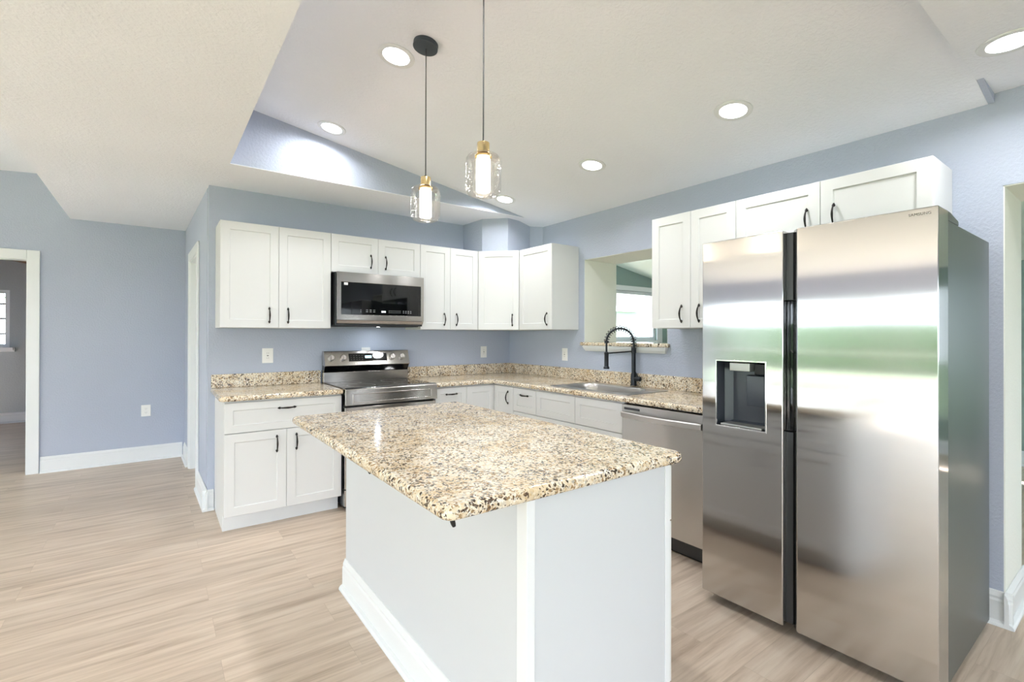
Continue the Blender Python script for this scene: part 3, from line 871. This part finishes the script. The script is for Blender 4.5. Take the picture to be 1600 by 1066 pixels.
for kx in (.055, .154, .593, .685):
    kb = MB().lathe([(.026, 0), (.026, -.004), (.0235, -.007), (.0225, -.022), (.020, -.025), (.0005, -.0255)], 24, axis='y').build('knob', 'knob', cp, onp(kx, .066, .0005), (-th, 0, 0), smooth=True)
    MB().box(-.005, .005, -.034, -.024, -.022, .022).build('grip', 'knob', kb, bevel=.002)
dp = MB().box(-.169, .169, -.003, -.0003, -.035, .035).build('display', 'blackgloss', cp, onp(.373, .069), (-th, 0, 0))
MB().box(-.028, .028, -.0036, -.0031, -.008, .014).build('clock', 'led_blue', dp)
for i in range(5): lettering([(-.155+i*.024, -.145+i*.024, -.0034, -.0031, -.022+j*.018, -.018+j*.018) for j in range(3)], 'darkgrey', dp)
for i in range(4): lettering([(.06+i*.026, .072+i*.026, -.0034, -.0031, -.015+j*.022, -.012+j*.022) for j in range(2)], 'darkgrey', dp)

# ------------------------------------------------------------------ dishwasher
t = thing('dishwasher', 'stainless dishwasher under the counter between the sink cabinet and the refrigerator', 'dishwasher', (0, -2.1345, 0), RZ)
W_ = .598
MB().box(.003, W_, -.58, -.03, .015, .868).build('tub', 'darkgrey', t)
d = MB().box(.001, W_, -.626, -.583, .108, .866).build('door', 'steel_dw', t, bevel=.004)
path = [(.006, -.6275, .80)] + [(.008+(W_-.016)*i/12, -.640-.030*math.sin(PI*i/12), .80) for i in range(13)] + [(W_-.006, -.6275, .80)]
mb = MB()
rings = []
for x, y, z in path: rings.append([(x, y, z-.018), (x, y-.007, z-.015), (x, y-.009, z+.013), (x, y, z+.018), (x, y+.006, z)])
mb.loft(rings).build('handle', 'satin', d)
MB().box(.02, .145, -.6275, -.6265, .832, .846).build('vent_slot', 'darkgrey', d)
MB().box(.004, W_-.002, -.565, -.55, .002, .104).build('kick_plate', 'black', t)

# ------------------------------------------------------------------ refrigerator
t = thing('refrigerator', 'large stainless side-by-side refrigerator with a water dispenser in its narrow door', 'refrigerator', (0, -2.895, 0), RZ)
W_ = .913
MB().box(.004, W_-.004, -.772, -.07, .032, 1.745).build('case', 'fridge_side', t, bevel=.003)
YD = -.905
def fridge_door(outline, z0, z1, name):
    return MB().prism(outline, 'z', z0, z1)
# freezer door with a square opening for the dispenser
hx0, hx1, hz0, hz1 = .076, .314, .883, 1.197
fz0, fz1 = .05, 1.779
mb = MB(); bm = mb.bm
xs = [.0, hx0, hx1, .389]; zs = [fz0, hz0, hz1, fz1]
fv = {(i, j): bm.verts.new((xs[i], YD, zs[j])) for i in range(4) for j in range(4)}
for i in range(3):
    for j in range(3):
        if (i, j) != (1, 1): bm.faces.new((fv[i, j], fv[i+1, j], fv[i+1, j+1], fv[i, j+1]))
rim = [fv[0, 0], fv[1, 0], fv[2, 0], fv[3, 0], fv[3, 1], fv[3, 2], fv[3, 3], fv[2, 3], fv[1, 3], fv[0, 3], fv[0, 2], fv[0, 1]]
bk = [bm.verts.new((v.co.x, -.777, v.co.z)) for v in rim]
for k in range(12): bm.faces.new((rim[k], rim[(k+1) % 12], bk[(k+1) % 12], bk[k]))
bm.faces.new(bk[::-1])
hole = [fv[1, 1], fv[2, 1], fv[2, 2], fv[1, 2]]
hb = [bm.verts.new((v.co.x, YD+.012, v.co.z)) for v in hole]
for k in range(4): bm.faces.new((hole[k], hole[(k+1) % 4], hb[(k+1) % 4], hb[k]))
fd = mb.build('freezer_door', 'steel_fridge', t, bevel=.005, seg=3)
# the dispenser niche
mb = MB()
o4 = lambda i, y, tz=0: [(hx0+i, y, hz0+i), (hx1-i, y, hz0+i), (hx1-i, y, hz1-i), (hx0+i, y, hz1-i)]
mb.loft([o4(.0005, YD+.002), o4(.001, YD+.075), [(hx0+.03, YD+.105, hz0+.02), (hx1-.03, YD+.105, hz0+.02), (hx1-.03, YD+.105, hz1-.02), (hx0+.03, YD+.105, hz1-.02)]], False, True)
mb.build('dispenser', 'dispenser', fd)
frame_mesh(hx0-.004, hx1+.004, hz0-.004, hz1+.004, hx0+.002, hx1-.002, hz0+.002, hz1-.002, YD-.0025, YD+.006).build('dispenser_rim', 'chrome', fd, bevel=.001)
MB().box(hx0+.062, hx0+.160, YD+.010, YD+.09, hz1-.047, hz1-.008).build('dispenser_controls', 'silverplastic', fd, bevel=.003)
MB().box(hx0+.165, hx1-.012, YD+.04, YD+.10, hz1-.06, hz1-.01).build('ice_chute', 'black', fd, bevel=.004)
MB().prism([(YD+.062, hz0+.10), (YD+.058, hz0+.245), (YD+.078, hz0+.25), (YD+.074, hz0+.10)], 'x', hx0+.118, hx0+.205).build('dispenser_paddle', 'paddle', fd, bevel=.004)
MB().box(hx0+.02, hx1-.02, YD+.004, YD+.085, hz0+.003, hz0+.012).build('drip_tray', 'silverplastic', fd, bevel=.002)
# fresh-food door with a chamfered inner edge
fr = MB().prism([(.4195, -.777), (.4195, -.872), (.446, YD), (W_, YD), (W_, -.777)], 'z', .05, 1.779).build('fridge_door', 'steel_fridge', t, bevel=.004, seg=3)
# recessed grip channel between the doors
MB().box(.3895, .4190, -.876, -.777, .06, .895).build('door_gasket', 'darkgrey', t)
MB().box(.3895, .4190, -.876, -.777, 1.475, 1.77).build('door_gasket', 'darkgrey', t)
MB().box(.3895, .4190, -.850, -.777, .896, 1.474).build('grip_channel', 'black', t)
for gx0, gx1 in ((.3905, .4030), (.4050, .4180)):
    MB().box(gx0, gx1, -.872, -.8505, .90, 1.47).build('grip_bar', 'blackgloss', t, bevel=.002)
for hx in (.10, W_-.05):
    MB().prism([(-.86, 1.7795), (-.70, 1.7795), (-.62, 1.775), (-.58, 1.7465), (-.771, 1.7465), (-.771, 1.7798)] if False else
               [(-.770, 1.7465), (-.60, 1.7465), (-.605, 1.765), (-.72, 1.782), (-.770, 1.784)], 'x', hx-.05, hx+.045).build('hinge_cover', 'fridge_side', t, bevel=.003)
for hx in (.07, W_-.07):
    MB().cyl(.02, (hx, -.70, .0005), (hx, -.70, .032), 14).build('foot', 'black', t)
    MB().cyl(.02, (hx, -.15, .0005), (hx, -.15, .032), 14).build('foot', 'black', t)
MB().box(.02, W_-.02, -.765, -.74, .012, .046).build('base_grille', 'black', t)
cu = bpy.data.curves.new('logo', 'FONT'); cu.body = 'SAMSUNG'; cu.size = .0135; cu.extrude = .0003; cu.align_x = 'CENTER'; cu.space_character = 1.08
lo = bpy.data.objects.new('logo', cu); cu.materials.append(M['logo'])
me = bpy.data.meshes.new_from_object(lo); bpy.data.objects.remove(lo); lo = bpy.data.objects.new('logo', me)
finish(lo, None, fr, (.861, YD-.0006, 1.7525), (PI/2, 0, 0))

# ------------------------------------------------------------------ island
IX0, IX1, IY0, IY1 = -2.302, -1.681, -3.257, -1.735
t = thing('kitchen_island', 'white panelled kitchen island cabinet in the middle of the floor', 'island', (0, 0, 0))
MB().prism([(IX0, .0005), (IX1-.075, .0005), (IX1-.075, TOE), (IX1, TOE), (IX1, HB), (IX0, HB)], 'y', IY0, IY1).build('cabinet_body', 'white', t, bevel=.001)
MB().box(IX0-.0065, IX0-.0005, IY0+.036, IY1-.002, .001, HB-.0005).build('back_panel', 'panel', t)
MB().box(IX0+.02, IX1-.032, IY0-.0065, IY0-.0005, .001, HB-.0005).build('end_panel', 'panel', t)
mb = MB()
mb.prism([(IX0-.011, IY0-.011), (IX0+.018, IY0-.011), (IX0+.018, IY0-.0006), (IX0-.0006, IY0-.0006), (IX0-.0006, IY0+.034), (IX0-.011, IY0+.034)], 'z', .001, HB-.0005)
mb.build('corner_trim', 'trim', t, bevel=.002)
MB().box(IX1-.030, IX1-.004, IY0-.009, IY0-.0006, .001, HB-.0005).build('corner_trim', 'trim', t, bevel=.002)
rings = [[(IX0-.0070-d_, y, .0006+h) for d_, h in BB] for y in (IY0+.0345, IY1+.004)]
MB().loft(rings).build('baseboard', 'trim', t)
# doors and drawers on the range side, facing the sink wall
def faces_out(name, y0, w_, z0, h_, hd=None, st=.05):
    o = shaker(name, t, w_, h_, (IX1+.0015, y0, z0), PI/2, st=st, handle=hd)
n_ = 3; dw = (IY1-IY0-.004)/n_
for i in range(n_):
    y0 = IY0+.002+i*dw
    faces_out('drawer', y0+G, dw-2*G, .677, HB-.012-.677, (dw/2, .10, False))
    faces_out('door', y0+G, dw-2*G, TOE+.004, .671-TOE-.004, (dw-.065, .46, True), .057)
tag(MB().prism(rounded(-2.568, -1.630, -3.288, -1.703, (.035, .03, .03, .03)), 'z', Z0, .9145).build('countertop', 'granite', bevel=.016, seg=5),
    'large speckled granite island countertop with rounded edges', 'countertop', 'granite countertops')
for p, lb in (((-2.528, -3.250), 'small black hook under the near corner of the island countertop'), ((-2.532, -2.69), 'small black hook under the island countertop edge, farther along from the corner')):
    o = tag(MB().tube([(0, 0, -.0005), (0, 0, -.012), (.002, 0, -.018), (.004, .0, -.024)], [.0065, .0065, .006, .0045], 12).build('hook', 'black', None, (p[0], p[1], Z0-.0004), smooth=True), lb, 'hook', 'hooks under the island countertop')

# ------------------------------------------------------------------ outlets
def outlet(label, loc, rz, kind='duplex', w_=.074):
    t = thing('outlet', label, 'outlet', loc, rz, 'white wall outlets')
    pl = MB().box(-w_/2, w_/2, -.006, -.0012, -.059, .059).build('cover_plate', 'outlet', t, bevel=.002)
    if kind == 'duplex':
        for z in (-.02, .02):
            rc = MB().box(-.017, .017, -.0075, -.0062, z-.014, z+.014).build('receptacle', 'outlet', t, bevel=.002)
            mb = MB()
            for x in (-.007, .005): mb.box(x, x+.002, -.008, -.0076, z-.002, z+.007)
            mb.cyl(.0022, (0, -.0076, z-.008), (0, -.008, z-.008), 10)
            mb.build('slots', 'slot', rc)
    else:
        rc = MB().box(-.017, .017, -.0075, -.0062, -.034, .034).build('receptacle', 'outlet', t, bevel=.002)
        mb = MB()
        for z in (-.02, .018):
            for x in (-.007, .005): mb.box(x, x+.002, -.008, -.0076, z-.003, z+.006)
        mb.box(-.006, .006, -.0085, -.0076, -.004, .004)
        mb.build('slots', 'slot', rc)
outlet('white outlet above the short counter beside the range', (-2.388, 0, 1.149), 0, 'decora', .080)
outlet('white outlet above the backsplash near the inside corner', (-.335, 0, 1.14), 0, 'decora', .074)
outlet('white outlet on the sink wall near the pass-through', (0, -.898, 1.136), RZ, 'decora', .074)
outlet('white outlet low on the far blue wall near the floor', (-3.185, 2.07, .520), 0, 'duplex', .08)
outlet('white outlet peeking out above the back panel of the range', (-1.592, 0, 1.145), 0, 'duplex', .08)

# ------------------------------------------------------------------ lights
def recessed(label, x, y, tilt, z, power=1.0):
    t = thing('recessed_light', label, 'ceiling light', (x, y, z), 0, 'recessed ceiling lights')
    t.rotation_euler = (0, tilt, 0)
    MB().lathe([(.068, -.0005), (.068, -.004), (.088, -.0065), (.094, -.0045), (.095, -.0005)], 36, cap0=False, cap1=False).build('trim_ring', 'trim', t, smooth=True)
    MB().lathe([(.0675, -.0005), (.0675, -.0030), (.06, -.0040), (.0005, -.0042)], 36, cap1=True).build('diffuser', 'lamp', t)
    d = bpy.data.lights.new('ceiling_lamp', 'AREA'); d.shape = 'DISK'; d.size = .13; d.energy = LAMP*power; d.spread = 2.8
    d.color = (.97, .98, 1)
    o = bpy.data.objects.new('ceiling_lamp', d); COL.objects.link(o)
    o.parent = t; o.location = (0, 0, -.008)
ST = math.atan(.1674)
for x, y, lb in ((-2.12, -1.925, 'round recessed ceiling light beside the pendant canopy'), (-2.13, -.83, 'round recessed ceiling light close to the bright blue soffit face'),
                 (-.655, -.83, 'round recessed ceiling light nearest the boxed duct chase'), (-.66, -1.89, 'round recessed ceiling light on the sloped ceiling above the sink'),
                 (-.66, -2.92, 'round recessed ceiling light on the sloped ceiling above the refrigerator side'), (-2.12, -2.95, 'round recessed ceiling light above the near end of the island')):
    recessed(lb, x, y, ST, slope(x))
recessed('round recessed light on the flat ceiling near the doorway', -.50, -3.93, 0, ZC)
for x, y in ((-2.2, -5.4), (-.8, -5.6), (-3.2, -6.8)):  # added lamps out of view, extra light for the rooms
    recessed('added round recessed light on the flat ceiling, unseen behind the camera', x, y, 0, ZC)

def pendant(label, x, y, ztop):
    z0 = 1.872
    t = thing('pendant_light', label, 'pendant light', (x, y, z0), 0, 'pendant lights over the island')
    H = ztop-z0
    cn = MB().lathe([(.056, -.026), (.060, -.024), (.060, -.001), (.001, -.0008)], 36).build('canopy', 'charcoal', t, (0, 0, H), (0, ST, 0), smooth=True)
    MB().tube([(0, 0, .222), (0, 0, H-.026)], .0028, 8).build('cord', 'cord', t)
    MB().lathe([(.001, .2235), (.007, .223), (.007, .217), (.0045, .2165)], 14, cap1=True).build('strain_relief', 'black', t)
    MB().lathe([(.001, .2155), (.024, .2150), (.025, .212), (.025, .172), (.001, .171)], 28).build('socket_cap', 'brass', t, smooth=True)
    MB().lathe([(.026, .168), (.034, .164), (.034, .157), (.024, .154), (.001, .154)], 28, cap0=True).build('collar', 'brass', t, smooth=True)
    prof = [(.027, .1708), (.045, .1700), (.060, .163), (.069, .150), (.0715, .135), (.0715, .035), (.069, .020), (.060, .007), (.045, .0012), (.001, .0005)]
    MB().lathe(prof, 40, cap0=False, cap1=True).build('glass_shade', 'shade', t, smooth=True)
    MB().lathe([(.0005, .152), (.026, .152), (.028, .149), (.028, .022), (.026, .019), (.0005, .019)], 28).build('bulb', 'bulb', t, smooth=True)
pendant('clear glass pendant light with a dark round ceiling canopy in view', -2.053, -2.13, slope(-2.053))
pendant('clear glass pendant light whose cord runs out of the top of the photo', -2.058, -2.655, slope(-2.058))
